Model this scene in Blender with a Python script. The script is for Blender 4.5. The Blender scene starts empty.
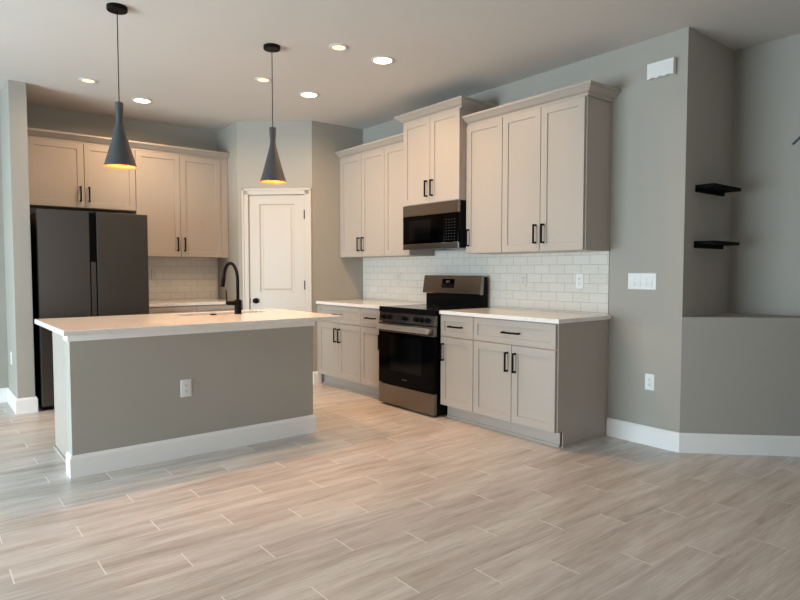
import bpy, bmesh, math, random
from mathutils import Vector, Matrix, Euler
random.seed(4)
C = bpy.context.scene.collection
R = math.radians

# ------------------------------------------------------------------ camera
cd = bpy.data.cameras.new('camera'); cam = bpy.data.objects.new('camera', cd); C.objects.link(cam)
cam.location = (0, 0, 1.2485)
cam.rotation_euler = (R(90 - 2.79), 0, R(-38.68))
cd.sensor_width = 36; cd.lens = 603.57 / 800 * 36; cd.clip_start = .05
bpy.context.scene.camera = cam

# ------------------------------------------------------------------ world, daylight and added rear fill
w = bpy.data.worlds.new('sky'); bpy.context.scene.world = w; w.use_nodes = True
wb = w.node_tree.nodes['Background']; wb.inputs[0].default_value = (.62, .80, 1, 1); wb.inputs[1].default_value = 1.2

def area(name, loc, rot, sx, sy, power, col, shape='RECTANGLE', spread=180):
    l = bpy.data.lights.new(name, 'AREA'); l.shape = shape; l.size = sx
    if shape == 'RECTANGLE': l.size_y = sy
    l.energy = power; l.color = col; l.spread = R(spread)
    o = bpy.data.objects.new(name, l); C.objects.link(o); o.location = loc; o.rotation_euler = rot
    return o
WIN = (2.3, 6.1, .06, 2.12)      # y0, y1, z0, z1 of the sliding doors in the left wall
area('daylight', (-3.55, (WIN[0]+WIN[1])/2, 1.06), (0, R(-90), 0), 1.95, 3.6, 280, (.73, .905, 1))
area('rear_fill', (.2, -3.35, 1.5), (R(90), 0, 0), 2.3, 1.3, 88, (.98, .96, .94))  # unseen fill lamp added to lift the faces turned toward the camera
WARM = (1, .63, .35)
DOWN_BRIGHT, DOWN_DIM, PEND = 8, 3, 24

v = bpy.context.scene.view_settings
v.view_transform = 'Standard'; v.look = 'None'; v.gamma = 1; v.use_curve_mapping = False
v.exposure = 0.53

# ------------------------------------------------------------------ materials
def lin(c): return tuple(((x/255)/12.92 if x/255 <= .04045 else ((x/255+.055)/1.055)**2.4) for x in c) + (1,)
def mat(name, rgb, rough=.6, metal=0, spec=.5, bump=0, bscale=200, var=0, vscale=3, emit=0, coat=0):
    m = bpy.data.materials.new(name); m.use_nodes = True; n = m.node_tree; N = n.nodes; L = n.links
    b = N['Principled BSDF']; col = lin(rgb)
    b.inputs['Base Color'].default_value = col; b.inputs['Roughness'].default_value = rough
    b.inputs['Metallic'].default_value = metal; b.inputs['Specular IOR Level'].default_value = spec
    b.inputs['Coat Weight'].default_value = coat
    tc = N.new('ShaderNodeTexCoord')
    if var:
        t = N.new('ShaderNodeTexNoise'); t.inputs['Scale'].default_value = vscale; t.inputs['Detail'].default_value = 4
        L.new(tc.outputs['Object'], t.inputs['Vector'])
        mx = N.new('ShaderNodeMix'); mx.data_type = 'RGBA'
        mx.inputs[6].default_value = tuple(c*(1-var) for c in col[:3])+(1,); mx.inputs[7].default_value = tuple(min(1, c*(1+var)) for c in col[:3])+(1,)
        L.new(t.outputs['Fac'], mx.inputs[0]); L.new(mx.outputs[2], b.inputs['Base Color'])
    if bump:
        t = N.new('ShaderNodeTexNoise'); t.inputs['Scale'].default_value = bscale; t.inputs['Detail'].default_value = 3
        L.new(tc.outputs['Object'], t.inputs['Vector'])
        bm_ = N.new('ShaderNodeBump'); bm_.inputs['Strength'].default_value = bump; bm_.inputs['Distance'].default_value = .002
        L.new(t.outputs['Fac'], bm_.inputs['Height']); L.new(bm_.outputs[0], b.inputs['Normal'])
    if emit:
        b.inputs['Emission Color'].default_value = col; b.inputs['Emission Strength'].default_value = emit
    return m
M = {}
M['wall'] = mat('grey_wall_paint', (167, 163, 154), .75, spec=.3, bump=.15, bscale=260, var=.015)
M['ceiling'] = mat('ceiling_paint', (208, 204, 198), .9, spec=.2, bump=.35, bscale=90, var=.02)
M['trim'] = mat('white_trim_paint', (240, 239, 236), .4, bump=.05, bscale=40)
M['cab'] = mat('greige_cabinet_paint', (172, 163, 153), .42, bump=.04, bscale=60, var=.012)
M['door'] = mat('white_trim_paint_dimmed', (194, 187, 176), .4, bump=.04, bscale=60)  # same paint as the trim, darkened to stand in for weaker light there
M['black'] = mat('matte_black_metal', (5, 5, 6), .5, spec=.12, bump=.03)
M['blackplastic'] = mat('black_plastic', (3, 3, 4), .45, spec=.1, bump=.02)
M['shelf'] = mat('black_shelf', (4, 4, 5), .7, spec=.1, bump=.08, bscale=60)
M['glass_black'] = mat('black_glass', (1, 1, 2), .08, spec=.08, var=.01)
M['window_dark'] = mat('dark_oven_window', (3, 5, 6), .1, spec=.2, var=.02)
M['cooktop'] = mat('ceramic_cooktop', (3, 3, 4), .12, spec=.3, var=.01)
M['ring'] = mat('burner_ring_print', (60, 60, 62), .2, var=.02)
M['plastic'] = mat('white_plastic', (225, 226, 224), .35, bump=.02)
M['slot'] = mat('socket_slot', (40, 40, 40), .6, var=.02)
M['tileplate'] = mat('light_grey_plate', (205, 203, 196), .35, bump=.02)
M['sinksteel'] = mat('sink_steel', (150, 146, 140), .35, metal=1, bump=.03)
M['grey_shade'] = mat('dark_grey_powder_coat', (64, 66, 67), .65, bump=.25, bscale=350)
M['gold'] = mat('gold_leaf_inside', (158, 88, 44), .6, metal=.2, bump=.4, bscale=90, var=.08, vscale=60)
M['bulb'] = mat('lamp_bulb_glow', (255, 200, 130), .4, emit=3)
M['lens'] = mat('lit_lens', (255, 224, 180), .4, emit=9)
M['lens_dim'] = mat('lit_lens_soft', (255, 226, 180), .4, emit=.8)
M['navy'] = mat('dark_blue_metal', (14, 34, 48), .4, bump=.02)
M['text'] = mat('grey_print', (62, 64, 66), .5, var=.02)
M['display'] = mat('display_print', (150, 120, 110), .5, emit=.1)

def steel(name, rgb, rough, axis=2):
    m = bpy.data.materials.new(name); m.use_nodes = True; n = m.node_tree; N = n.nodes; L = n.links
    b = N['Principled BSDF']; col = lin(rgb); b.inputs['Metallic'].default_value = 1
    tc = N.new('ShaderNodeTexCoord'); mp = N.new('ShaderNodeMapping'); sc = [3, 3, 3]; sc[axis] = 900
    mp.inputs['Scale'].default_value = sc; t = N.new('ShaderNodeTexNoise'); t.inputs['Scale'].default_value = 1; t.inputs['Detail'].default_value = 4
    L.new(tc.outputs['Object'], mp.inputs[0]); L.new(mp.outputs[0], t.inputs['Vector'])
    mx = N.new('ShaderNodeMix'); mx.data_type = 'RGBA'
    mx.inputs[6].default_value = tuple(c*.98 for c in col[:3])+(1,); mx.inputs[7].default_value = tuple(min(1, c*1.02) for c in col[:3])+(1,)
    L.new(t.outputs['Fac'], mx.inputs[0]); L.new(mx.outputs[2], b.inputs['Base Color'])
    mr = N.new('ShaderNodeMapRange'); mr.inputs[3].default_value = rough-.012; mr.inputs[4].default_value = rough+.012
    L.new(t.outputs['Fac'], mr.inputs[0]); L.new(mr.outputs[0], b.inputs['Roughness'])
    return m
M['steel'] = steel('brushed_steel', (136, 130, 124), .22)
M['steel_bright'] = steel('polished_handle_steel', (232, 230, 226), .34)
M['darksteel'] = steel('dark_brushed_steel', (92, 90, 87), .36, 0)

def quartz():
    m = bpy.data.materials.new('white_quartz'); m.use_nodes = True; n = m.node_tree; N = n.nodes; L = n.links
    b = N['Principled BSDF']; b.inputs['Roughness'].default_value = .16
    tc = N.new('ShaderNodeTexCoord'); t = N.new('ShaderNodeTexNoise'); t.inputs['Scale'].default_value = 2.5; t.inputs['Detail'].default_value = 6; t.inputs['Distortion'].default_value = 1.5
    L.new(tc.outputs['Object'], t.inputs['Vector'])
    r = N.new('ShaderNodeValToRGB'); e = r.color_ramp.elements; e[0].position = .47; e[0].color = lin((232, 229, 224)); e[1].position = .53; e[1].color = lin((232, 229, 224))
    x = e.new(.5); x.color = lin((222, 219, 214))
    L.new(t.outputs['Fac'], r.inputs[0]); L.new(r.outputs[0], b.inputs['Base Color'])
    return m
M['quartz'] = quartz()

def tile_mat(name, axis, o, zo):
    """white 3x6 subway tile; axis = horizontal world axis index"""
    m = bpy.data.materials.new(name); m.use_nodes = True; n = m.node_tree; N = n.nodes; L = n.links
    b = N['Principled BSDF']; tc = N.new('ShaderNodeTexCoord'); sp = N.new('ShaderNodeSeparateXYZ'); cb = N.new('ShaderNodeCombineXYZ')
    L.new(tc.outputs['Object'], sp.inputs[0])
    a1 = N.new('ShaderNodeMath'); a1.operation = 'ADD'; a1.inputs[1].default_value = -o + 15.25; L.new(sp.outputs[axis], a1.inputs[0])
    a2 = N.new('ShaderNodeMath'); a2.operation = 'ADD'; a2.inputs[1].default_value = -zo; L.new(sp.outputs[2], a2.inputs[0])
    L.new(a1.outputs[0], cb.inputs[0]); L.new(a2.outputs[0], cb.inputs[1])
    br = N.new('ShaderNodeTexBrick'); br.inputs['Scale'].default_value = 1; br.inputs['Brick Width'].default_value = .1525; br.inputs['Row Height'].default_value = .0735
    br.inputs['Mortar Size'].default_value = .0012; br.inputs['Mortar Smooth'].default_value = .1
    br.inputs['Color1'].default_value = lin((210, 207, 198)); br.inputs['Color2'].default_value = lin((214, 211, 203)); br.inputs['Mortar'].default_value = lin((152, 154, 150))
    L.new(cb.outputs[0], br.inputs['Vector']); L.new(br.outputs['Color'], b.inputs['Base Color'])
    bp = N.new('ShaderNodeBump'); bp.invert = True; bp.inputs['Strength'].default_value = .5; bp.inputs['Distance'].default_value = .002
    L.new(br.outputs['Fac'], bp.inputs['Height']); L.new(bp.outputs[0], b.inputs['Normal'])
    b.inputs['Roughness'].default_value = .22
    return m
M['tile_x'] = tile_mat('white_subway_tile', 1, 2.725, .928)
M['tile_y'] = tile_mat('white_subway_tile_rear', 0, 2.76, .928)

def floor_mat():
    m = bpy.data.materials.new('wood_look_floor_tile'); m.use_nodes = True; n = m.node_tree; N = n.nodes; L = n.links
    b = N['Principled BSDF']
    def mth(op, a, c=None):
        q = N.new('ShaderNodeMath'); q.operation = op
        for i, s in enumerate((a, c)):
            if s is None: continue
            if isinstance(s, (int, float)): q.inputs[i].default_value = s
            else: L.new(s, q.inputs[i])
        return q.outputs[0]
    tc = N.new('ShaderNodeTexCoord'); sp = N.new('ShaderNodeSeparateXYZ'); L.new(tc.outputs['Object'], sp.inputs[0])
    X, Y = sp.outputs[0], sp.outputs[1]
    PW, PL = .1515, .915
    ry = mth('DIVIDE', mth('SUBTRACT', 3.251, Y), PW); row = mth('FLOOR', ry); fy = mth('SUBTRACT', ry, row)
    xs = mth('DIVIDE', mth('SUBTRACT', mth('SUBTRACT', X, .573), mth('MULTIPLY', row, .3047)), PL); ix = mth('FLOOR', xs); fx = mth('SUBTRACT', xs, ix)
    ey = mth('MULTIPLY', mth('MINIMUM', fy, mth('SUBTRACT', 1, fy)), PW); ex = mth('MULTIPLY', mth('MINIMUM', fx, mth('SUBTRACT', 1, fx)), PL)
    gx = mth('LESS_THAN', ex, .0026); gy = mth('LESS_THAN', ey, .0014); g = mth('MAXIMUM', gx, mth('MULTIPLY', gy, .42))
    idv = N.new('ShaderNodeCombineXYZ'); L.new(row, idv.inputs[0]); L.new(ix, idv.inputs[1])
    wn = N.new('ShaderNodeTexWhiteNoise'); wn.noise_dimensions = '2D'; L.new(idv.outputs[0], wn.inputs['Vector'])
    # grain
    gc = N.new('ShaderNodeCombineXYZ')
    L.new(mth('ADD', mth('MULTIPLY', X, 1.0), mth('MULTIPLY', wn.outputs['Value'], 37)), gc.inputs[0])
    L.new(mth('ADD', mth('MULTIPLY', Y, 9), mth('MULTIPLY', wn.outputs['Value'], 91)), gc.inputs[1])
    n1 = N.new('ShaderNodeTexNoise'); n1.inputs['Scale'].default_value = 1.6; n1.inputs['Detail'].default_value = 5; n1.inputs['Roughness'].default_value = .55; n1.inputs['Distortion'].default_value = .4
    L.new(gc.outputs[0], n1.inputs['Vector'])
    gc2 = N.new('ShaderNodeCombineXYZ')
    L.new(mth('ADD', mth('MULTIPLY', X, 3.0), mth('MULTIPLY', wn.outputs['Value'], 17)), gc2.inputs[0]); L.new(mth('MULTIPLY', Y, 60), gc2.inputs[1])
    n2 = N.new('ShaderNodeTexNoise'); n2.inputs['Scale'].default_value = 2.2; n2.inputs['Detail'].default_value = 6; n2.inputs['Roughness'].default_value = .65
    L.new(gc2.outputs[0], n2.inputs['Vector'])
    f = mth('ADD', mth('ADD', mth('MULTIPLY', n1.outputs['Fac'], .55), mth('MULTIPLY', n2.outputs['Fac'], .45)), mth('MULTIPLY', mth('SUBTRACT', wn.outputs['Value'], .5), .07))
    r = N.new('ShaderNodeValToRGB'); e = r.color_ramp.elements
    e[0].position = .34; e[0].color = lin((164, 153, 145)); e[1].position = .64; e[1].color = lin((220, 215, 209))
    for p_, c_ in ((.42, (186, 176, 168)), (.52, (202, 194, 187))):
        x = e.new(p_); x.color = lin(c_)
    L.new(f, r.inputs[0])
    mx = N.new('ShaderNodeMix'); mx.data_type = 'RGBA'; mx.inputs[7].default_value = lin((238, 235, 230))
    L.new(g, mx.inputs[0]); L.new(r.outputs[0], mx.inputs[6]); L.new(mx.outputs[2], b.inputs['Base Color'])
    mr = N.new('ShaderNodeMapRange'); mr.inputs[3].default_value = .27; mr.inputs[4].default_value = .38; L.new(n2.outputs['Fac'], mr.inputs[0]); L.new(mr.outputs[0], b.inputs['Roughness'])
    bp = N.new('ShaderNodeBump'); bp.inputs['Strength'].default_value = .25; bp.inputs['Distance'].default_value = .002
    L.new(mth('SUBTRACT', mth('MULTIPLY', n2.outputs['Fac'], .3), mth('MAXIMUM', gx, gy)), bp.inputs['Height']); L.new(bp.outputs[0], b.inputs['Normal'])
    return m
M['floor'] = floor_mat()
def glass_mat():
    m = bpy.data.materials.new('window_glass'); m.use_nodes = True; n = m.node_tree; N = n.nodes; L = n.links
    for x in list(N):
        if x.type != 'OUTPUT_MATERIAL': N.remove(x)
    a = N.new('ShaderNodeBsdfTransparent'); g = N.new('ShaderNodeBsdfGlossy'); g.inputs['Roughness'].default_value = .02; fr = N.new('ShaderNodeFresnel'); ms = N.new('ShaderNodeMixShader')
    L.new(fr.outputs[0], ms.inputs[0]); L.new(a.outputs[0], ms.inputs[1]); L.new(g.outputs[0], ms.inputs[2]); L.new(ms.outputs[0], N['Material Output'].inputs[0])
    return m
M['glass'] = glass_mat()

# ------------------------------------------------------------------ mesh helpers
class MB:
    def __init__(s): s.bm = bmesh.new()
    def box(s, x0, x1, y0, y1, z0, z1, bev=0):
        t = bmesh.new(); bmesh.ops.create_cube(t, size=1)
        for q in t.verts: q.co = Vector(((x0+x1)/2+q.co.x*(x1-x0), (y0+y1)/2+q.co.y*(y1-y0), (z0+z1)/2+q.co.z*(z1-z0)))
        if bev: bmesh.ops.bevel(t, geom=list(t.edges), offset=bev, segments=2, profile=.6, affect='EDGES')
        s.add(t); return s
    def add(s, t):
        me = bpy.data.meshes.new('t'); t.to_mesh(me); t.free(); s.bm.from_mesh(me); bpy.data.meshes.remove(me)
    def prism(s, pts, z0, z1):
        t = bmesh.new(); a = [t.verts.new((x, y, z0)) for x, y in pts]; b = [t.verts.new((x, y, z1)) for x, y in pts]; n = len(pts)
        t.faces.new(a[::-1]); t.faces.new(b)
        for i in range(n): t.faces.new((a[i], a[(i+1) % n], b[(i+1) % n], b[i]))
        bmesh.ops.recalc_face_normals(t, faces=t.faces); s.add(t); return s
    def profx(s, pts, x0, x1):
        """profile in (y,z) extruded along x"""
        t = bmesh.new(); a = [t.verts.new((x0, y, z)) for y, z in pts]; b = [t.verts.new((x1, y, z)) for y, z in pts]; n = len(pts)
        t.faces.new(a[::-1]); t.faces.new(b)
        for i in range(n): t.faces.new((a[i], a[(i+1) % n], b[(i+1) % n], b[i]))
        bmesh.ops.recalc_face_normals(t, faces=t.faces); s.add(t); return s
    def sweep(s, path, prof):
        """path: list of (x,y); prof: list of (out, z); out is to the right-hand side of travel; mitred"""
        t = bmesh.new(); n = len(path); rows = []
        for i in range(n):
            P = Vector(path[i]); d0 = (P-Vector(path[i-1])).normalized() if i else None; d1 = (Vector(path[i+1])-P).normalized() if i < n-1 else None
            n0 = Vector((d0.y, -d0.x)) if d0 else None; n1 = Vector((d1.y, -d1.x)) if d1 else None
            if n0 is None: m_ = n1
            elif n1 is None: m_ = n0
            else:
                m_ = (n0+n1); m_ = m_/(m_.length_squared)*2
            rows.append([t.verts.new((P.x+m_.x*o, P.y+m_.y*o, z)) for o, z in prof])
        k = len(prof)
        for i in range(n-1):
            for j in range(k): t.faces.new((rows[i][j], rows[i][(j+1) % k], rows[i+1][(j+1) % k], rows[i+1][j]))
        t.faces.new(rows[0]); t.faces.new(rows[-1][::-1])
        bmesh.ops.recalc_face_normals(t, faces=t.faces); s.add(t); return s
    def lathe(s, prof, n=32, o=(0, 0, 0), axis='z', close=False):
        t = bmesh.new(); rings = []
        for r, h in prof:
            ring = []
            for i in range(n):
                a = 2*math.pi*i/n; c, q = math.cos(a)*r, math.sin(a)*r
                p = {'z': (c, q, h), 'y': (c, h, q), 'x': (h, c, q)}[axis]
                ring.append(t.verts.new(Vector(p)+Vector(o)))
            rings.append(ring)
        pairs = list(zip(rings[:-1], rings[1:])) + ([(rings[-1], rings[0])] if close else [])
        for a, b in pairs:
            for i in range(n): t.faces.new((a[i], a[(i+1) % n], b[(i+1) % n], b[i]))
        if not close:
            if prof[0][0] > 1e-6: t.faces.new(rings[0])
            if prof[-1][0] > 1e-6: t.faces.new(rings[-1][::-1])
        bmesh.ops.remove_doubles(t, verts=t.verts, dist=1e-6)
        bmesh.ops.recalc_face_normals(t, faces=t.faces); s.add(t); return s
    def tube(s, pts, rad, n=12):
        t = bmesh.new(); pts = [Vector(p) for p in pts]; rings = []; prev = None
        rad = rad if isinstance(rad, (list, tuple)) else [rad]*len(pts)
        for i, P in enumerate(pts):
            d = (pts[min(i+1, len(pts)-1)]-pts[max(i-1, 0)]).normalized()
            if prev is None:
                u = d.orthogonal().normalized()
            else:
                u = (prev-d*prev.dot(d)).normalized()
            prev = u; w_ = d.cross(u)
            rings.append([t.verts.new(P+(u*math.cos(2*math.pi*k/n)+w_*math.sin(2*math.pi*k/n))*rad[i]) for k in range(n)])
        for a, b in zip(rings[:-1], rings[1:]):
            for i in range(n): t.faces.new((a[i], a[(i+1) % n], b[(i+1) % n], b[i]))
        t.faces.new(rings[0][::-1]); t.faces.new(rings[-1])
        bmesh.ops.recalc_face_normals(t, faces=t.faces); s.add(t); return s
    def rings(s, x0, x1, z0, z1, rr, back=True):
        """front-facing (-y) panel built of nested rectangles: rr = [(inset, y)...] from back edge to centre"""
        t = bmesh.new(); R_ = []
        for i, y in rr: R_.append([t.verts.new(q) for q in ((x0+i, y, z0+i), (x1-i, y, z0+i), (x1-i, y, z1-i), (x0+i, y, z1-i))])
        for a, b in zip(R_[:-1], R_[1:]):
            for k in range(4): t.faces.new((a[k], a[(k+1) % 4], b[(k+1) % 4], b[k]))
        t.faces.new(R_[-1])
        if back: t.faces.new(R_[0][::-1])
        bmesh.ops.recalc_face_normals(t, faces=t.faces); s.add(t); return s
    def obj(s, name, m, parent=None, smooth=False, mats=None):
        me = bpy.data.meshes.new(name); s.bm.to_mesh(me); s.bm.free()
        for x in (mats or [M[m]]): me.materials.append(x if not isinstance(x, str) else M[x])
        o = bpy.data.objects.new(name, me); C.objects.link(o)
        if smooth:
            for f in me.polygons: f.use_smooth = True
            try: me.set_sharp_from_angle(angle=R(smooth if smooth > 1 else 35))
            except Exception: pass
        if parent: o.parent = parent
        return o
def thing(name, label, cat, loc=(0, 0, 0), rz=0, group=None):
    o = bpy.data.objects.new(name, None); C.objects.link(o); o.empty_display_size = .1
    o.location = loc; o.rotation_euler = (0, 0, rz); o['label'] = label; o['category'] = cat
    if group: o['group'] = group
    return o
def tag(o, label, cat, group=None):
    o['label'] = label; o['category'] = cat
    if group: o['group'] = group
    return o
def struct(o): o['kind'] = 'structure'; return o
def place(o, loc, rz=0): o.location = loc; o.rotation_euler = (0, 0, rz); return o

# ------------------------------------------------------------------ key dimensions
XW, YF, YP, CE = 4.063, 6.915, 5.757, 2.869
PA, PB = Vector((2.787, 6.335)), Vector((3.385, 5.757))
SX0, SX1, SY = .655, .79, 6.15
XN = 4.77
WX, YR = -3.2, -3.0

# ------------------------------------------------------------------ room shell
struct(MB().box(WX-.15, XN+.15, YR-.15, 7.1, -.1, 0).obj('floor', 'floor'))
struct(MB().box(WX-.15, XN+.15, YR-.15, 7.1, CE, CE+.1).obj('ceiling', 'ceiling'))
struct(MB().box(XW, XN+.12, 2.0, 7.05, 0, CE).obj('wall_right', 'wall'))
struct(MB().box(XN, XN+.12, YR, 2.0, 0, CE).obj('wall_niche', 'wall'))
struct(MB().prism([(XW, 2.0), (XN, 2.0-(XN-XW)), (XN, 2.0)], 0, .932).obj('wall_ledge', 'wall'))
struct(MB().box(SX1, 2.787, YF, 7.05, 0, CE).obj('wall_back', 'wall'))
struct(MB().box(SX0, SX1, SY, 7.05, 0, CE, .004).obj('wall_stub', 'wall'))
struct(MB().box(WX, SX0, 6.79, 6.92, 0, CE).obj('wall_hallway', 'wall'))
mb = MB().box(WX-.12, WX, YR, WIN[0], 0, CE).box(WX-.12, WX, WIN[1], 6.92, 0, CE).box(WX-.12, WX, WIN[0], WIN[1], WIN[3], CE).box(WX-.12, WX, WIN[0], WIN[1], 0, WIN[2])
struct(mb.obj('wall_left', 'wall'))
mb = MB().box(WX-.12, -.6, YR-.12, YR, 0, CE).box(1.0, XN+.12, YR-.12, YR, 0, CE).box(-.6, 1.0, YR-.12, YR, 2.4, CE).box(-.6, 1.0, YR-.12, YR, 0, .9)
struct(mb.obj('wall_rear', 'wall'))
# pantry corner: two returns and a diagonal wall round its door opening
tv = (PB-PA).normalized(); nv = Vector((tv.y, -tv.x)); DLEN = (PB-PA).length
def dpt(t, n): p = PA+tv*t+nv*n; return (p.x, p.y)
DT = .11
mb = MB()
mb.prism([(2.787, YF+.1), (2.787, 6.335), dpt(.115, 0), dpt(.115, -DT), dpt(.055, -DT), (2.89, YF+.1)], 0, CE)
mb.prism([dpt(.755, 0), (PB.x, PB.y), (XW, YP), (XW, YP+DT), (PB.x+.05, YP+DT), dpt(.755, -DT)], 0, CE)
mb.prism([dpt(.115, 0), dpt(.755, 0), dpt(.755, -DT), dpt(.115, -DT)], 2.085, CE)
struct(mb.obj('wall_pantry', 'wall'))
struct(MB().box(2.9, XW, YF, 7.05, 0, CE).obj('wall_pantry_back', 'wall'))

# baseboards
BBP = [(0, 0), (.016, 0), (.016, .115), (.011, .126), (.006, .135), (0, .135)]
BBS = [(.0, 0), (.016, 0), (.016, .115), (.011, .126), (.006, .135), (0, .135)]
def bb(name, path): return struct(MB().sweep(path, BBS).obj(name, 'trim'))
# 'out' lies to the right of travel
bb('baseboard_right', [(XN, -.5), (XN, 2.0-(XN-XW)), (XW, 2.0), (XW, 2.553)][::-1])
bb('baseboard_stub', [(WX+.02, 6.79), (SX0, 6.79), (SX0, SY), (SX1, SY), (SX1, SY+.06)])
bb('baseboard_left', [(WX, WIN[1]+.08), (WX, 6.79)])
bb('baseboard_pantry_left', [(2.787, 6.33), (PA.x, PA.y), dpt(.045, 0)])
bb('baseboard_pantry_right', [dpt(.822, 0), (PB.x, PB.y), (3.48, YP)])

# pantry door (structure) set in the diagonal wall: local x along the wall, y into the wall
ang = math.atan2(tv.y, tv.x)
T = (PA.x, PA.y, 0)
cs = MB()
def casing(mb, x0, x1, z0, z1, ver, flip=False):
    if ver:
        mb.box(x0, x1, -.014, 0, z0, z1, .002)
        mb.box(x0 if not flip else x1-.022, x0+.022 if not flip else x1, -.021, -.012, z0, z1, .002)
    else:
        mb.box(x0, x1, -.014, 0, z0, z1, .002).box(x0, x1, -.021, -.012, z1-.022, z1, .002)
casing(cs, .048, .118, 0, 2.145, 1); casing(cs, .752, .822, 0, 2.145, 1, True); casing(cs, .048, .822, 2.078, 2.145, 0)
o = place(cs.obj('trim_1', 'door'), T, ang); struct(o)
j = MB().box(.115, .1235, .0, DT-.002, 0, 2.085).box(.7465, .755, .0, DT-.002, 0, 2.085).box(.1235, .7465, .0, DT-.002, 2.077, 2.085)
struct(place(j.obj('trim_2', 'door'), T, ang))
dr = MB(); x0, x1 = .126, .744; y0, y1 = .006, .040
PZ = [(.20, .80), (1.0, 1.985)]
for a, b in ((x0, x0+.105), (x1-.105, x1)): dr.box(a, b, y0, y1, .012, 2.074)
for a, b in ((.012, .20), (.80, 1.0), (1.985, 2.074)): dr.box(x0+.105, x1-.105, y0, y1, a, b)
for a, b in PZ: dr.rings(x0+.105, x1-.105, a, b, [(0, y1), (0, y0), (.006, y0), (.020, y0+.012), (.034, y0+.012), (.052, y0+.005)])
door = struct(place(dr.obj('door_1', 'door'), T, ang))
kb = MB().lathe([(0, -.050), (.018, -.050), (.027, -.044), (.029, -.034), (.024, -.024), (.012, -.018), (.011, -.004), (.031, -.003), (.031, .0)], 24, axis='y').obj('door_knob', 'black', door, smooth=True)
kb.location = (.192, y0, .915); kb['label'] = 'black round knob'
for z in (.28, 1.09, 1.86):
    h = MB().lathe([(.0065, -.05), (.0065, .05)], 12).box(-.010, .012, .004, .0085, -.045, .045).obj('door_hinge', 'black', door); h.location = (.7465, -.004, z)
lt = MB().box(-.004, .004, -.004, .006, -.03, .03, .001).obj('door_latch', 'black', door); lt.location = (.1245, y0-.004+.003, .915)

# windows (behind and left of the camera)
def window(name, loc, rz, w_, z0, z1, nm):
    f = MB()
    f.box(0, .06, -.05, .05, z0, z1).box(w_-.06, w_, -.05, .05, z0, z1).box(.06, w_-.06, -.05, .05, z1-.06, z1).box(.06, w_-.06, -.05, .05, z0, z0+.06)
    for k in range(1, nm): f.box(w_*k/nm-.035, w_*k/nm+.035, -.04, .04, z0+.06, z1-.06)
    o = struct(place(f.obj(name, 'trim'), loc, rz))
    MB().box(.05, w_-.05, -.004, .004, z0+.05, z1-.05).obj('window_glass', 'glass', o)
    return o
window('window_1', (WX-.06, WIN[0], 0), R(90), WIN[1]-WIN[0], WIN[2], WIN[3], 3)
window('window_2', (-.6, YR-.06, 0), 0, 1.6, .9, 2.4, 2)

# ------------------------------------------------------------------ cabinets (local x = along wall to the right, y = into wall, z up; wall at y=0)
def shaker(x0, x1, z0, z1, yf, fw=.057, t=.019):
    return MB().rings(x0, x1, z0, z1, [(0, yf+t), (0, yf+.0015), (.0015, yf), (fw, yf), (fw+.002, yf+.008)])
def pull(parent, x, z, yf, vertical, L=.148):
    s = .0068; m = MB()
    if vertical:
        m.box(-s, s, -.036, -.026, -L/2, L/2, .0015)
        for q in (-1, 1): m.box(-s, s, -.030, 0, q*(L/2-s)-s, q*(L/2-s)+s, .001)
    else:
        m.box(-L/2, L/2, -.036, -.026, -s, s, .0015)
        for q in (-1, 1): m.box(q*(L/2-s)-s, q*(L/2-s)+s, -.030, 0, -s, s, .001)
    h = m.obj('handle', 'black', parent); h.location = (x, yf, z); return h
G = .0021
def base_cabinet(label, loc, rz, w_, doors, drawer=True, dhandles=None, filler=0, end_panel=False, dsplit=None, depth=.61, handle_side=1, notch=True, fill_side=-1, group=None):
    """cabinet from x=0 to w_, box depth; doors proud by .019"""
    t = thing('base_cabinet', label, 'cabinet', loc, rz, group)
    yb = -depth
    a, b = (filler if fill_side < 0 else 0), (w_-(filler if fill_side > 0 else 0))
    MB().box(a+.0005, b-.0005, yb, -.002, .114, .883).obj('cabinet_box', 'cab', t)
    if filler:
        fx = (0, a) if fill_side < 0 else (b, w_)
        MB().box(fx[0], fx[1]-.0005, yb-.016, yb+.02, .114, .883).obj('filler_strip', 'cab', t)
    MB().box(0, w_-(.019 if end_panel else 0), -.545, -.53, 0, .114).profx([(-.545, 0), (-.557, 0), (-.5565, .006), (-.552, .014), (-.545, .018)], 0, w_-(.019 if end_panel else 0)).obj('toe_kick', 'cab', t)
    yf = yb-.0205
    nd = doors
    xs = [a+G+(b-a)*k/nd for k in range(nd+1)]
    if drawer:
        for d0, d1 in drawer:
            d = shaker(a+(b-a)*d0+G, a+(b-a)*d1-G, .700, .877, yf, .045).obj('drawer_front', 'cab', t)
            pull(d, a+(b-a)*(d0+d1)/2, .787, yf, False, .148 if (d1-d0)*(b-a) < .6 else .16)
    top = .694 if drawer else .877
    for k in range(nd):
        l, r = a+(b-a)*k/nd+G, a+(b-a)*(k+1)/nd-G
        d = shaker(l, r, .118, top, yf).obj('door', 'cab', t)
        hs = (1 if k == 0 else -1) if nd == 2 else handle_side
        pull(d, (r-.036 if hs > 0 else l+.036), .568, yf, True)
    if end_panel:
        p = MB(); x0, x1 = w_, w_+.006
        for q0, q1, z0, z1 in ((-depth, -.002, .114, .883), (-.545, -.002, 0, .114)): p.box(x0, x1, q0, q1, z0, z1)
        p.box(x1, x1+.003, -depth+.001, -depth+.022, .114, .883).box(x1, x1+.003, -.028, -.002, .0, .883)
        p.obj('end_panel', 'cab', t)
        MB().box(x1, x1+.011, -.557, -.03, 0, .018, .003).obj('shoe_moulding', 'cab', t)
    return t
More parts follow.
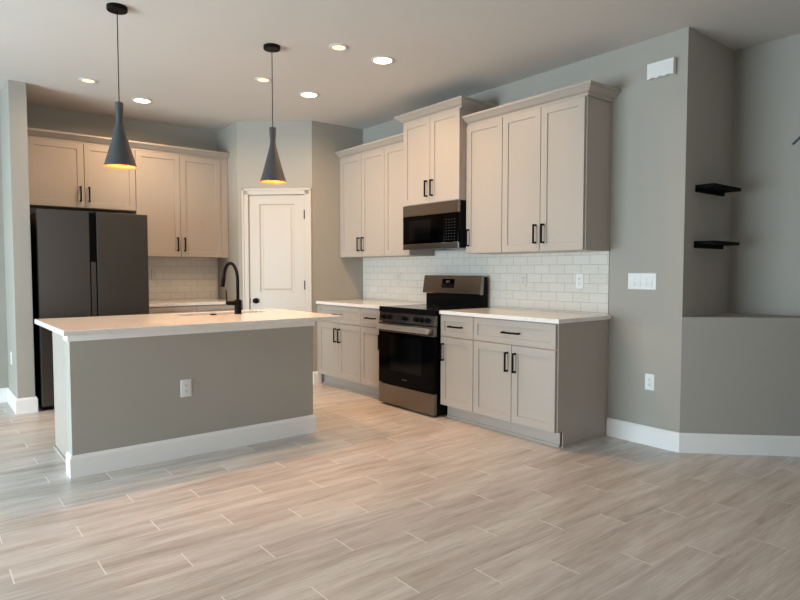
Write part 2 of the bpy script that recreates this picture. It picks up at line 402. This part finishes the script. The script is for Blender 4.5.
def wall_cabinet(label, loc, rz, w_, doors, z0, z1, depth=.305, handle_side=1, filler=0, fill_side=-1, end_panel=0, group=None, hz=.135, frieze=.0):
    t = thing('wall_cabinet', label, 'cabinet', (loc[0], loc[1], z0), rz, group); H = z1-z0
    a, b = (filler if fill_side < 0 else 0), (w_-(filler if fill_side > 0 else 0))
    MB().box(a+.0005, b-.0005, -depth, -.002, 0, H+frieze).obj('cabinet_box', 'cab', t)
    if filler:
        fx = (0, a) if fill_side < 0 else (b, w_)
        MB().box(fx[0]+.0005, fx[1]-.0005, -depth-.014, -depth+.02, 0, H).obj('filler_strip', 'cab', t)
    yf = -depth-.0205
    for k in range(doors):
        l, r = a+(b-a)*k/doors+G, a+(b-a)*(k+1)/doors-G
        d = shaker(l, r, .003, H-.006, yf).obj('door', 'cab', t)
        hs = (1 if k == 0 else -1) if doors == 2 else handle_side
        pull(d, (r-.036 if hs > 0 else l+.036), hz, yf, True)
    if end_panel:
        x0 = w_; p = MB().box(x0, x0+.005, -depth, -.002, 0, H+frieze)
        p.box(x0+.005, x0+.008, -depth+.001, -depth+.022, 0, H).box(x0+.005, x0+.008, -.026, -.002, 0, H)
        p.obj('end_panel', 'cab', t)
    return t
CR = [(0, 0), (.010, 0), (.010, .014), (.016, .020), (.030, .026), (.052, .046), (.064, .056), (.064, .060), (.074, .060), (.074, .076), (0, .076)]
RZ = R(-90)     # right-hand wall
def RW(y): return (XW, y, 0)
UB, UT = 1.3955, 2.492

# right wall: base units
base_cabinet('greige two-door base cabinet with wide drawer left of the range, against the pantry wall', RW(YP-.001), RZ, YP-.001-4.923, 2, [(0, 1)], filler=.03)
base_cabinet('narrow greige base cabinet with one drawer directly left of the range', RW(4.922), RZ, 4.922-4.539, 1, [(0, 1)], handle_side=1)
base_cabinet('narrow greige base cabinet with one drawer directly right of the range', RW(3.742), RZ, 3.742-3.360, 1, [(0, 1)], handle_side=-1)
base_cabinet('greige two-door base cabinet with wide drawer at the open right end of the stove wall', RW(3.359), RZ, 3.359-2.567, 2, [(0, 1)], end_panel=True)
# right wall: wall units
wall_cabinet('tall greige two-door wall cabinet against the pantry wall', RW(YP-.001), RZ, YP-.001-4.927, 2, UB, UT, filler=.022)
wall_cabinet('narrow single-door wall cabinet left of the microwave', RW(4.926), RZ, 4.926-4.521, 1, UB, UT, handle_side=1)
mc = wall_cabinet('raised two-door wall cabinet standing proud above the microwave', RW(4.520), RZ, .766, 2, 1.859, 2.642, depth=.385, hz=.135)
MB().sweep([(0, -.004), (0, -.385), (.766, -.385), (.766, -.004)], [(o, z+2.636-1.859+.0) for o, z in CR]).obj('crown', 'cab', mc)
wall_cabinet('narrow single-door wall cabinet directly right of the microwave', RW(3.7535), RZ, 3.7535-3.343, 1, UB, UT, handle_side=-1)
wall_cabinet('two-door wall cabinet at the open right end with a finished side', RW(3.342), RZ, 3.342-2.570, 2, UB, UT, end_panel=1)
def crown(path, z, label): return tag(MB().sweep(path, [(o, q+z) for o, q in CR]).obj('crown_moulding', 'cab'), label, 'moulding')
crown([(XW-.305, YP-.002), (XW-.305, 4.523)], UT-.002, 'greige crown moulding over the wall cabinets left of the raised microwave cabinet')
crown([(XW-.305, 3.7515), (XW-.305, 2.562), (XW-.003, 2.562)], UT-.002, 'greige crown moulding over the wall cabinets right of the microwave, returning to the wall')
# fridge wall (local frame = world)
BW = (0, YF, 0)
wall_cabinet('short two-door wall cabinet above the refrigerator', (.7915, YF, 0), 0, 1.790-.7915, 2, 1.862, UT, filler=.045, hz=.133)
wall_cabinet('tall two-door wall cabinet right of the refrigerator, above the rear counter', (1.791, YF, 0), 0, 2.785-1.791, 2, UB, UT, filler=.088, fill_side=1)
crown([(.7915, YF-.305), (2.785, YF-.305)], UT-.002, 'long crown moulding over the cabinets on the refrigerator wall')
base_cabinet('greige base cabinet under the rear counter beside the refrigerator', (1.80, YF, 0), 0, 2.785-1.80, 2, [(0, .5), (.5, 1)])

# ------------------------------------------------------------------ worktops
def top(label, x0, x1, y0, y1, z0=.884, z1=.914): return tag(MB().box(x0, x1, y0, y1, z0, z1, .003).obj('countertop', 'quartz'), label, 'countertop')
top('white quartz countertop between the pantry wall and the range', XW-.643, XW-.001, 4.539, YP-.001)
top('white quartz countertop right of the range, overhanging the end cabinet', XW-.643, XW-.001, 2.536, 3.744)
top('white quartz countertop on the refrigerator wall', 1.797, 2.786, YF-.643, YF-.001)

# ------------------------------------------------------------------ backsplashes
tag(MB().box(XW-.008, XW-.0005, 2.561, YP-.002, .9145, 1.395).box(XW-.008, XW-.0005, 3.765, 4.505, 1.395, 1.444).obj('backsplash', 'tile_x'), 'white subway tile backsplash behind the range on the right wall', 'backsplash')
tag(MB().box(1.80, 2.775, YF-.008, YF-.0005, .9145, 1.395).obj('backsplash', 'tile_y'), 'subway tile backsplash between refrigerator and pantry corner', 'backsplash')

# ------------------------------------------------------------------ island
IS = thing('kitchen_island', 'grey panelled kitchen island with white baseboard under the quartz top', 'island', (1.52, 4.4, 0))
def isl(mb, name, m, **k):
    for q in mb.bm.verts: q.co -= Vector((1.52, 4.4, 0))
    return mb.obj(name, m, IS, **k)
IX0, IX1, IY0, IY1 = .700, 2.366, 4.031, 4.15
isl(MB().box(IX0, IX1, IY0, IY1, 0, .8835), 'back_panel', 'wall')
isl(MB().sweep([(IX0, IY1), (IX0, IY0), (IX1, IY0), (IX1, IY1)], BBS), 'baseboard', 'trim')
isl(MB().sweep([(IX0, IY1), (IX0, IY0), (IX1, IY0), (IX1, IY1)], [(0, .826), (.012, .826), (.012, .868), (.020, .874), (.020, .8835), (0, .8835)]), 'top_trim', 'trim')
for xa, xb in ((.730, .748), (2.296, 2.314)): isl(MB().box(xa, xb, IY1+.0005, 4.80, 0, .8835), 'end_panel', 'cab')
isl(MB().box(.716, .730, IY1+.001, 4.80, 0, .02, .004), 'shoe_moulding', 'cab')
ib = isl(MB().box(.749, 1.499, IY1+.0005, 4.76, .114, .8835).box(2.289, 2.295, IY1+.0005, 4.76, .114, .8835).box(.749, 2.295, 4.66, 4.70, 0, .113).box(1.50, 2.288, IY1+.0005, 4.76, .114, .62), 'cabinet_box', 'cab')
ND = 4; xw = (2.295-.749)/ND
for k in range(ND):
    l = .749+k*xw+G; r = .749+(k+1)*xw-G
    m_ = MB().rings(-r, -l, .118, .877, [(0, -4.76), (0, -4.7785), (.0015, -4.78), (.057, -4.78), (.059, -4.772)])
    for q in m_.bm.verts: q.co = Vector((-q.co.x, -q.co.y, q.co.z))
    d = isl(m_, 'door', 'cab')
    hx = (r-.036 if k % 2 == 0 else l+.036)
    isl(MB().box(hx-.006, hx+.006, 4.806, 4.816, .66, .81, .0015).box(hx-.006, hx+.006, 4.78, 4.81, .66, .672).box(hx-.006, hx+.006, 4.78, 4.81, .798, .81), 'handle', 'black')
# worktop with the sink cut-out
SKX0, SKX1, SKY0, SKY1 = 1.53, 2.24, 4.47, 4.735
TX0, TX1, TY0, TY1 = .628, 2.469, 3.765, 4.828
def slab_hole(x0, x1, y0, y1, hx0, hx1, hy0, hy1, z0, z1):
    t = bmesh.new()
    def ring(a, b, c, d, z): return [t.verts.new(q) for q in ((a, c, z), (b, c, z), (b, d, z), (a, d, z))]
    b_ = .003
    seq = [ring(hx0, hx1, hy0, hy1, z0), ring(x0, x1, y0, y1, z0), ring(x0, x1, y0, y1, z1-b_), ring(x0+b_, x1-b_, y0+b_, y1-b_, z1), ring(hx0-b_, hx1+b_, hy0-b_, hy1+b_, z1), ring(hx0, hx1, hy0, hy1, z1-b_)]
    for a, b in zip(seq, seq[1:]+seq[:1]):
        for k in range(4): t.faces.new((a[k], a[(k+1) % 4], b[(k+1) % 4], b[k]))
    bmesh.ops.recalc_face_normals(t, faces=t.faces); m_ = MB(); m_.add(t); return m_
tag(slab_hole(TX0, TX1, TY0, TY1, SKX0, SKX1, SKY0, SKY1, .884, .914).obj('countertop', 'quartz'), 'large white quartz island countertop with a sink cut into it', 'countertop')
sk = thing('sink', 'undermount sink let into the island countertop behind the faucet', 'sink', ((SKX0+SKX1)/2, (SKY0+SKY1)/2, .65))
hx, hy = (SKX1-SKX0)/2+.004, (SKY1-SKY0)/2+.004
b_ = MB()
t = bmesh.new()
def rg(a, b, z): return [t.verts.new(q) for q in ((-a, -b, z), (a, -b, z), (a, b, z), (-a, b, z))]
sq = [rg(hx+.02, hy+.008, .2335), rg(hx-.003, hy-.003, .2335), rg(hx-.012, hy-.012, .02), rg(.05, .05, .012), rg(.05, .05, .003), rg(hx-.004, hy-.004, .008), rg(hx+.004, hy+.004, .228), rg(hx+.02, hy+.008, .228)]
for a, c in zip(sq, sq[1:]+sq[:1]):
    for k in range(4): t.faces.new((a[k], a[(k+1) % 4], c[(k+1) % 4], c[k]))
bmesh.ops.recalc_face_normals(t, faces=t.faces); b_.add(t); b_.obj('basin', 'sinksteel', sk)
MB().lathe([(0, .006), (.038, .006), (.045, .012), (.048, .014), (.048, -.002), (0, -.002)], 24).obj('drain', 'sinksteel', sk, smooth=True)
# faucet
fc = thing('faucet', 'matte black gooseneck kitchen faucet with side lever on the island', 'faucet', (1.932, 4.416, .914))
MB().lathe([(0, 0), (.029, 0), (.029, .004), (.0265, .006), (.0265, .106), (.024, .110), (0, .110)], 28).obj('body', 'black', fc, smooth=True)
pts = [(0, 0, .105), (0, 0, .18), (0, 0, .262)]
dx, dy, r_ = -.012, .235, None
for k in range(1, 13):
    a = math.pi*(k/12)*.93; f = (1-math.cos(a))/2
    pts.append((dx*f*1.02, dy*f*1.02, .262+.130*math.sin(a)))
e = Vector(pts[-1]); d_ = (e-Vector(pts[-2])).normalized()
MB().tube(pts, .0125, 14).obj('gooseneck', 'black', fc, smooth=True)
MB().tube([e-d_*.004, e+d_*.01, e+d_*.012, e+d_*.085, e+d_*.087], [.0125, .0135, .0155, .0165, .013], 16).obj('spray_head', 'black', fc, smooth=True)
MB().tube([(-.02, 0, .087), (-.085, -.0, .087), (-.087, 0, .087)], [.017, .017, .014], 16).obj('valve', 'black', fc, smooth=True)
MB().box(-.094, -.084, -.010, .010, .078, .098, .002).tube([(-.089, 0, .09), (-.093, .0, .185)], [.0055, .0045], 10).obj('lever', 'black', fc, smooth=True)
ab = MB().lathe([(0, .008), (.020, .008), (.023, .006), (.024, 0), (0, 0)], 24).obj('air_switch_button', 'black', smooth=True); ab.location = (1.741, 4.43, .914)
tag(ab, 'small flat black button on the island top left of the faucet', 'button')

# ------------------------------------------------------------------ outlets and switches
def outlet(label, loc, rz, plate='plastic', w_=.072, h=.117):
    t = thing('electrical_outlet', label, 'outlet', loc, rz)
    p = MB().rings(-w_/2, w_/2, -h/2, h/2, [(0, 0), (0, -.003), (.004, -.006)]).obj('cover_plate', plate, t)
    MB().box(-.017, .017, -.0085, -.005, -.034, .034, .0012).obj('receptacle', plate, t)
    s = MB()
    for z in (-.018, .018):
        s.box(-.0075, -.0050, -.0092, -.008, z-.001, z+.008).box(.0050, .0075, -.0092, -.008, z-.001, z+.007).box(-.0025, .0025, -.0092, -.008, z-.010, z-.005)
    s.obj('socket_slots', 'slot', t)
    for z in (.046, -.046): MB().lathe([(0, -.0072), (.003, -.0072), (.003, -.005), (0, -.005)], 10, axis='y', o=(0, 0, z)).obj('screw', plate, t)
    return t
outlet('white outlet low on the grey wall right of the base cabinets', (XW, 2.221, .454), RZ)
outlet('white outlet on the tile backsplash near its right end', (XW-.008, 2.811, 1.166), RZ)
outlet('pale grey outlet blending into the tile just right of the range', (XW-.008, 3.372, 1.166), RZ, 'tileplate')
outlet('pale grey outlet blending into the tile left of the range', (XW-.008, 5.09, 1.175), RZ, 'tileplate')
outlet('pale grey outlet in the rear backsplash nearest the refrigerator', (2.055, YF-.008, 1.21), 0, 'tileplate')
outlet('white outlet on the grey front panel of the island', (1.388, IY0, .462), 0)
outlet('white outlet on the daylit side of the wall end left of the refrigerator', (SX0, 6.49, .45), RZ)
sw = thing('light_switch', 'white four-gang rocker switch plate on the grey wall right of the backsplash', 'switch', (XW, 2.296, 1.172), RZ)
MB().rings(-.108, .108, -.059, .059, [(0, 0), (0, -.003), (.004, -.006)]).obj('cover_plate', 'plastic', sw)
for k in range(4):
    o = MB().profx([(-.005, -.034), (-.0115, -.034), (-.0075, 0), (-.009, .034), (-.005, .034)], -.0165, .0165).obj('rocker', 'plastic', sw); o.location = (-.069+.046*k, 0, 0)
# doorbell chime box with three notches along the lower edge
ch = thing('doorbell_chime', 'white rectangular door chime box high on the wall near the corner', 'chime box', (XW, 2.173, 2.629), RZ)
cb = MB()
pr = [(-.094, .054), (.094, .054), (.094, -.052)]
for c in (.058, 0, -.058): pr += [(c+.022, -.052), (c+.014, -.046), (c-.014, -.046), (c-.022, -.052)]
pr += [(-.094, -.052)]
t = bmesh.new(); a = [t.verts.new((x, -.040, z)) for x, z in pr]; b = [t.verts.new((x*1.0, -.004, z)) for x, z in pr]; n = len(pr)
t.faces.new(a); t.faces.new(b[::-1])
for i in range(n): t.faces.new((a[i], a[(i+1) % n], b[(i+1) % n], b[i]))
bmesh.ops.recalc_face_normals(t, faces=t.faces); cb.add(t); cb.obj('cover', 'plastic', ch)
MB().box(-.088, .088, -.005, 0, -.040, .048).obj('back_plate', 'plastic', ch)

# ------------------------------------------------------------------ niche shelves
for z, lb in ((1.837, 'black wall shelf in the niche, the upper of the two'), (1.452, 'black wall shelf in the niche, the lower of the two')):
    s = thing('wall_shelf', lb, 'shelf', (4.4125, 2.0, z))
    MB().box(-.2075, .2075, -.130, -.0005, -.023, 0, .001).obj('shelf_board', 'shelf', s)
    MB().box(-.2075, .2075, -.020, -.0005, -.047, -.0235, .001).obj('mounting_rail', 'shelf', s)
# dark bar that enters the frame at the right edge
ob = MB().box(-.005, .005, -.30, .006, -.006, .006, .001).obj('wall_ornament', 'navy')
ob.location = (XN-.006, 1.596, 2.125); ob.rotation_euler = (R(-43), 0, 0)
tag(ob, 'thin dark blue slanted bar on the far right wall at the edge of the picture', 'ornament')

# ------------------------------------------------------------------ refrigerator
rf = thing('refrigerator', 'dark stainless side-by-side refrigerator in the alcove left of the rear counter', 'refrigerator', (1.29, 6.1, 0))
def fr(mb, name, m, parent=None, **k):
    for q in mb.bm.verts: q.co -= Vector((1.29, 6.1, 0))
    return mb.obj(name, m, parent or rf, **k)
fr(MB().box(.842, 1.748, 6.165, 6.86, .03, 1.765, .004), 'body', 'blackplastic')
ld = fr(MB().box(.832, 1.243, 6.088, 6.160, .045, 1.785, .006), 'door', 'darksteel')
rd = fr(MB().box(1.303, 1.756, 6.088, 6.160, .045, 1.785, .006), 'door', 'darksteel')
fr(MB().box(1.244, 1.302, 6.130, 6.160, .045, 1.780), 'handle_recess', 'blackplastic')
fr(MB().box(1.252, 1.294, 6.094, 6.1295, .05, 1.328, .003), 'centre_strip', 'darksteel')
fr(MB().box(.85, 1.74, 6.150, 6.164, .005, .043), 'kick_grille', 'blackplastic')
for x in (.90, 1.70): 
    for y in (6.20, 6.80): fr(MB().lathe([(.02, 0), (.02, .031)], 14, o=(x, y, 0)), 'foot', 'blackplastic')
for xa in (.86, 1.64): fr(MB().box(xa, xa+.09, 6.1605, 6.25, 1.7655, 1.79, .003), 'hinge_cover', 'blackplastic')

# ------------------------------------------------------------------ range (local x to the right along the wall, y into the wall)
RY = 4.536; RWD = .779
rg_ = thing('range', 'stainless steel and black glass slide-in electric range with raised back panel', 'range', (XW, RY, 0), RZ)
YFR = -(XW-3.372)    # front of door
MB().box(.003, RWD-.003, YFR+.045, -.03, .018, .895).obj('body', 'blackplastic', rg_)
ct = MB().box(0, RWD, YFR+.012, -.10, .896, .917, .003).obj('cooktop', 'cooktop', rg_)
for x, y, r in ((.20, -.50, .11), (.56, -.50, .085), (.20, -.23, .075), (.56, -.23, .10)):
    MB().lathe([(r, .0), (r, .0004), (r-.003, .0004), (r-.003, 0)], 40, o=(x, y, .9171), close=True).obj('burner_ring', 'ring', ct)
MB().profx([(YFR+.010, .866), (YFR+.010, .9165), (YFR+.018, .9165), (YFR+.05, .895), (YFR+.05, .866)], 0, RWD).obj('front_edge', 'blackplastic', rg_)
cp = MB().profx([(YFR+.004, .780), (YFR+.016, .865), (YFR+.0445, .865), (YFR+.0445, .780)], .004, RWD-.004).obj('control_panel', 'steel', rg_)
for x in (.075, .155, RWD/2-.01, RWD-.235, RWD-.165, RWD-.09):
    k = MB().lathe([(0, -.030), (.017, -.030), (.0195, -.027), (.021, -.006), (.025, -.004), (.025, .002), (0, .002)], 24, axis='y').box(-.003, .003, -.0315, -.029, -.017, .017).obj('knob', 'black', cp, smooth=True)
    k.location = (x, YFR+.010, .823); k.rotation_euler = (R(-8), 0, 0)
od = MB().box(.004, RWD-.004, YFR, YFR+.040, .208, .690, .003).obj('oven_door', 'glass_black', rg_)
MB().box(.18, RWD-.16, YFR-.0008, YFR+.001, .34, .655, .0).obj('window', 'window_dark', od)
MB().box(.004, RWD-.004, YFR-.001, YFR+.040, .6905, .772, .003).obj('door_top_rail', 'steel', od)
hd = MB().box(.03, RWD-.03, YFR-.048, YFR-.024, .712, .760, .009)
for x in (.05, RWD-.065): hd.box(x, x+.018, YFR-.030, YFR, .722, .750, .003)
hd.obj('handle', 'steel_bright', od, smooth=True)
MB().box(RWD/2-.04, RWD/2+.03, YFR-.0008, YFR+.001, .266, .274).obj('maker_mark', 'text', od)
MB().box(.004, RWD-.004, YFR+.002, YFR+.040, .022, .202, .003).obj('storage_drawer', 'steel', rg_)
for x in (.05, RWD-.05):
    for y in (YFR+.07, -.10): MB().lathe([(.016, 0), (.016, .019)], 14, o=(x, y, 0)).obj('foot', 'blackplastic', rg_)
# back panel: black riser, slanted stainless console
MB().box(.004, RWD-.004, -.098, -.035, .896, 1.035).profx([(-.098, 1.035), (-.085, 1.19), (-.042, 1.19), (-.035, 1.035)], .001, RWD-.001).obj('back_riser', 'blackplastic', rg_)
con = MB().profx([(-.140, 1.030), (-.143, 1.036), (-.118, 1.198), (-.110, 1.203), (-.086, 1.203), (-.099, 1.030)], 0, RWD).obj('control_console', 'steel', rg_)
sl = math.atan2(.025, .162)
dp = MB().box(-.080, .080, -.003, 0, -.042, .042, .001).obj('display', 'glass_black', con); dp.location = (.352, -.1305, 1.128); dp.rotation_euler = (-sl, 0, 0)
dm = MB().box(-.024, -.019, -.0036, -.002, .006, .026).box(-.010, -.005, -.0036, -.002, .006, .026).box(-.003, .008, -.0036, -.002, .023, .026).box(.013, .018, -.0036, -.002, .006, .026)
dm.obj('clock_digits', 'display', dp)
dk = MB()
for r in range(3):
    for c in range(6): dk.box(-.068+c*.025, -.058+c*.025, -.0036, -.002, -.032+r*.012, -.029+r*.012)
dk.obj('key_print', 'text', dp)

# ------------------------------------------------------------------ microwave
mw = thing('microwave', 'over-the-range microwave with black glass door and stainless bands', 'microwave', (XW, 4.519, 1.445), RZ)
mw_f = -(XW-3.655); W = .757
MB().box(0, W, mw_f+.024, -.01, .004, .4125).obj('body', 'blackplastic', mw)
md = MB().box(0, W*.76, mw_f, mw_f+.023, .052, .310, .002).obj('door', 'glass_black', mw)
MB().box(.09, .40, mw_f-.0007, mw_f+.001, .085, .270).obj('window', 'window_dark', md)
MB().box(W*.76+.002, W, mw_f, mw_f+.023, .052, .310, .002).obj('control_panel', 'glass_black', mw)
kp = MB()
for r in range(8):
    for c in range(4): kp.box(W*.79+c*.035, W*.79+.012+c*.035, mw_f-.0007, mw_f+.001, .075+r*.025, .079+r*.025)
kp.obj('keypad_print', 'text', mw)
MB().box(0, W, mw_f, mw_f+.0235, .3105, .4115, .002).obj('top_band', 'steel', mw)
MB().box(0, W-.0, mw_f, mw_f+.0235, 0, .0515, .002).obj('bottom_band', 'steel', mw)
MB().box(.05, .30, -.33, -.12, -.0005, .0045).box(W-.30, W-.05, -.33, -.12, -.0005, .0045).obj('grease_filter', 'steel', mw)

# ------------------------------------------------------------------ ceiling lights
def downlight(x, y, r, bright, label, gain=1):
    t = thing('recessed_light', label, 'ceiling light', (x, y, CE), 0, None)
    MB().lathe([(r, 0), (r, -.004), (r-.006, -.008), (r-.018, -.008), (r-.022, -.004), (r-.022, 0)], 40, close=True).obj('trim_ring', 'ceiling', t, smooth=True)
    MB().lathe([(0, 0), (0, -.005), (r-.0225, -.005), (r-.0225, 0)], 40, close=False).obj('lens', 'lens' if bright else 'lens_dim', t)
    l = area('lamp', (0, 0, -.012), (0, 0, 0), (r-.025)*2, 0, (DOWN_BRIGHT if bright else DOWN_DIM)*gain, WARM, 'DISK', 165); l.parent = t
    return t
downlight(2.855, 3.78, .092, 1, 'bright recessed ceiling light nearest the raised microwave cabinet', 1.35)
downlight(2.875, 4.93, .092, 1, 'bright recessed ceiling light in front of the pantry door', 1.15)
downlight(1.73, 6.094, .092, 1, 'bright recessed ceiling light right of the left pendant cord, near the refrigerator')
downlight(2.442, 3.763, .070, 0, 'dim small recessed light, nearest the camera between right pendant and bright light')
downlight(2.348, 4.792, .070, 0, 'dim small recessed light just left of the right pendant cord')
downlight(1.194, 5.746, .070, 0, 'dim small recessed light left of the left pendant cord')

# ------------------------------------------------------------------ pendants
def pendant(x, y, label):
    t = thing('pendant_light', label, 'pendant light', (x, y, CE), 0)
    MB().lathe([(0, 0), (.060, 0), (.060, -.022), (.057, -.026), (0, -.026)], 40).obj('canopy', 'black', t, smooth=True)
    zt, zb = 2.288-CE, 1.893-CE
    MB().tube([(0, 0, -.026), (0, 0, zt-.002)], .003, 10).obj('cord', 'black', t)
    H = zt-zb
    outer = [(0, zt), (.022, zt), (.0245, zt-.003), (.0235, zt-.04), (.0205, zt-.085), (.0200, zt-.105), (.024, zt-.135), (.034, zt-.175), (.051, zt-.24), (.073, zt-.32), (.0945, zt-.390), (.0965, zb)]
    inner = [(.0945, zb), (.0925, zt-.390), (.071, zt-.32), (.049, zt-.24), (.031, zt-.175)]
    MB().lathe(outer+[(.0955, zb)]+[(r+.001, z) for r, z in inner[1:]]+[(.02, zt-.15), (0, zt-.15)], 48).obj('shade', 'grey_shade', t, smooth=True)
    m_ = MB(); tt = bmesh.new(); n = 48
    prof = [(.0952, zb-.0002), (.0925, zt-.390), (.071, zt-.32), (.049, zt-.24), (.031, zt-.178), (0.0, zt-.178)]
    ins = [(r-.0012 if r > .002 else 0, z) for r, z in prof]
    m_.lathe([(.0942, zb)]+ins[1:]+[(0, zt-.170), (.0325, zt-.170)]+[(r, z) for r, z in prof[3:0:-1]], n, close=True).obj('shade_lining', 'gold', t, smooth=True)
    MB().lathe([(0, zt-.262), (.010, zt-.259), (.019, zt-.248), (.021, zt-.236), (.016, zt-.222), (.010, zt-.212), (0, zt-.212)], 24).obj('bulb', 'bulb', t, smooth=True)
    MB().lathe([(0, zt-.179), (.013, zt-.179), (.013, zt-.2115), (0, zt-.2115)], 20).obj('socket', 'black', t)
    l = bpy.data.lights.new('lamp', 'POINT'); l.energy = PEND; l.color = (1, .56, .30); l.shadow_soft_size = .012
    lo = bpy.data.objects.new('lamp', l); C.objects.link(lo); lo.parent = t; lo.location = (0, 0, zt-.278)
    return t
pendant(1.013, 4.05, 'dark grey cone pendant with gold lining over the left end of the island')
pendant(2.056, 4.05, 'dark grey cone pendant with gold lining in front of the pantry door')

# ------------------------------------------------------------------ groups of repeated things
GROUPS = {'recessed_light': 'recessed lights in the kitchen ceiling', 'pendant_light': 'pendant lights over the island',
          'electrical_outlet': 'outlets on the walls and island', 'wall_shelf': 'black shelves in the niche',
          'base_cabinet': 'base cabinets along the walls', 'wall_cabinet': 'wall cabinets',
          'countertop': 'white quartz countertops', 'crown_moulding': 'crown mouldings over the wall cabinets', 'backsplash': 'subway tile backsplashes'}
for o in C.objects:
    if o.parent is None and o.get('label') and o.name.split('.')[0] in GROUPS: o['group'] = GROUPS[o.name.split('.')[0]]
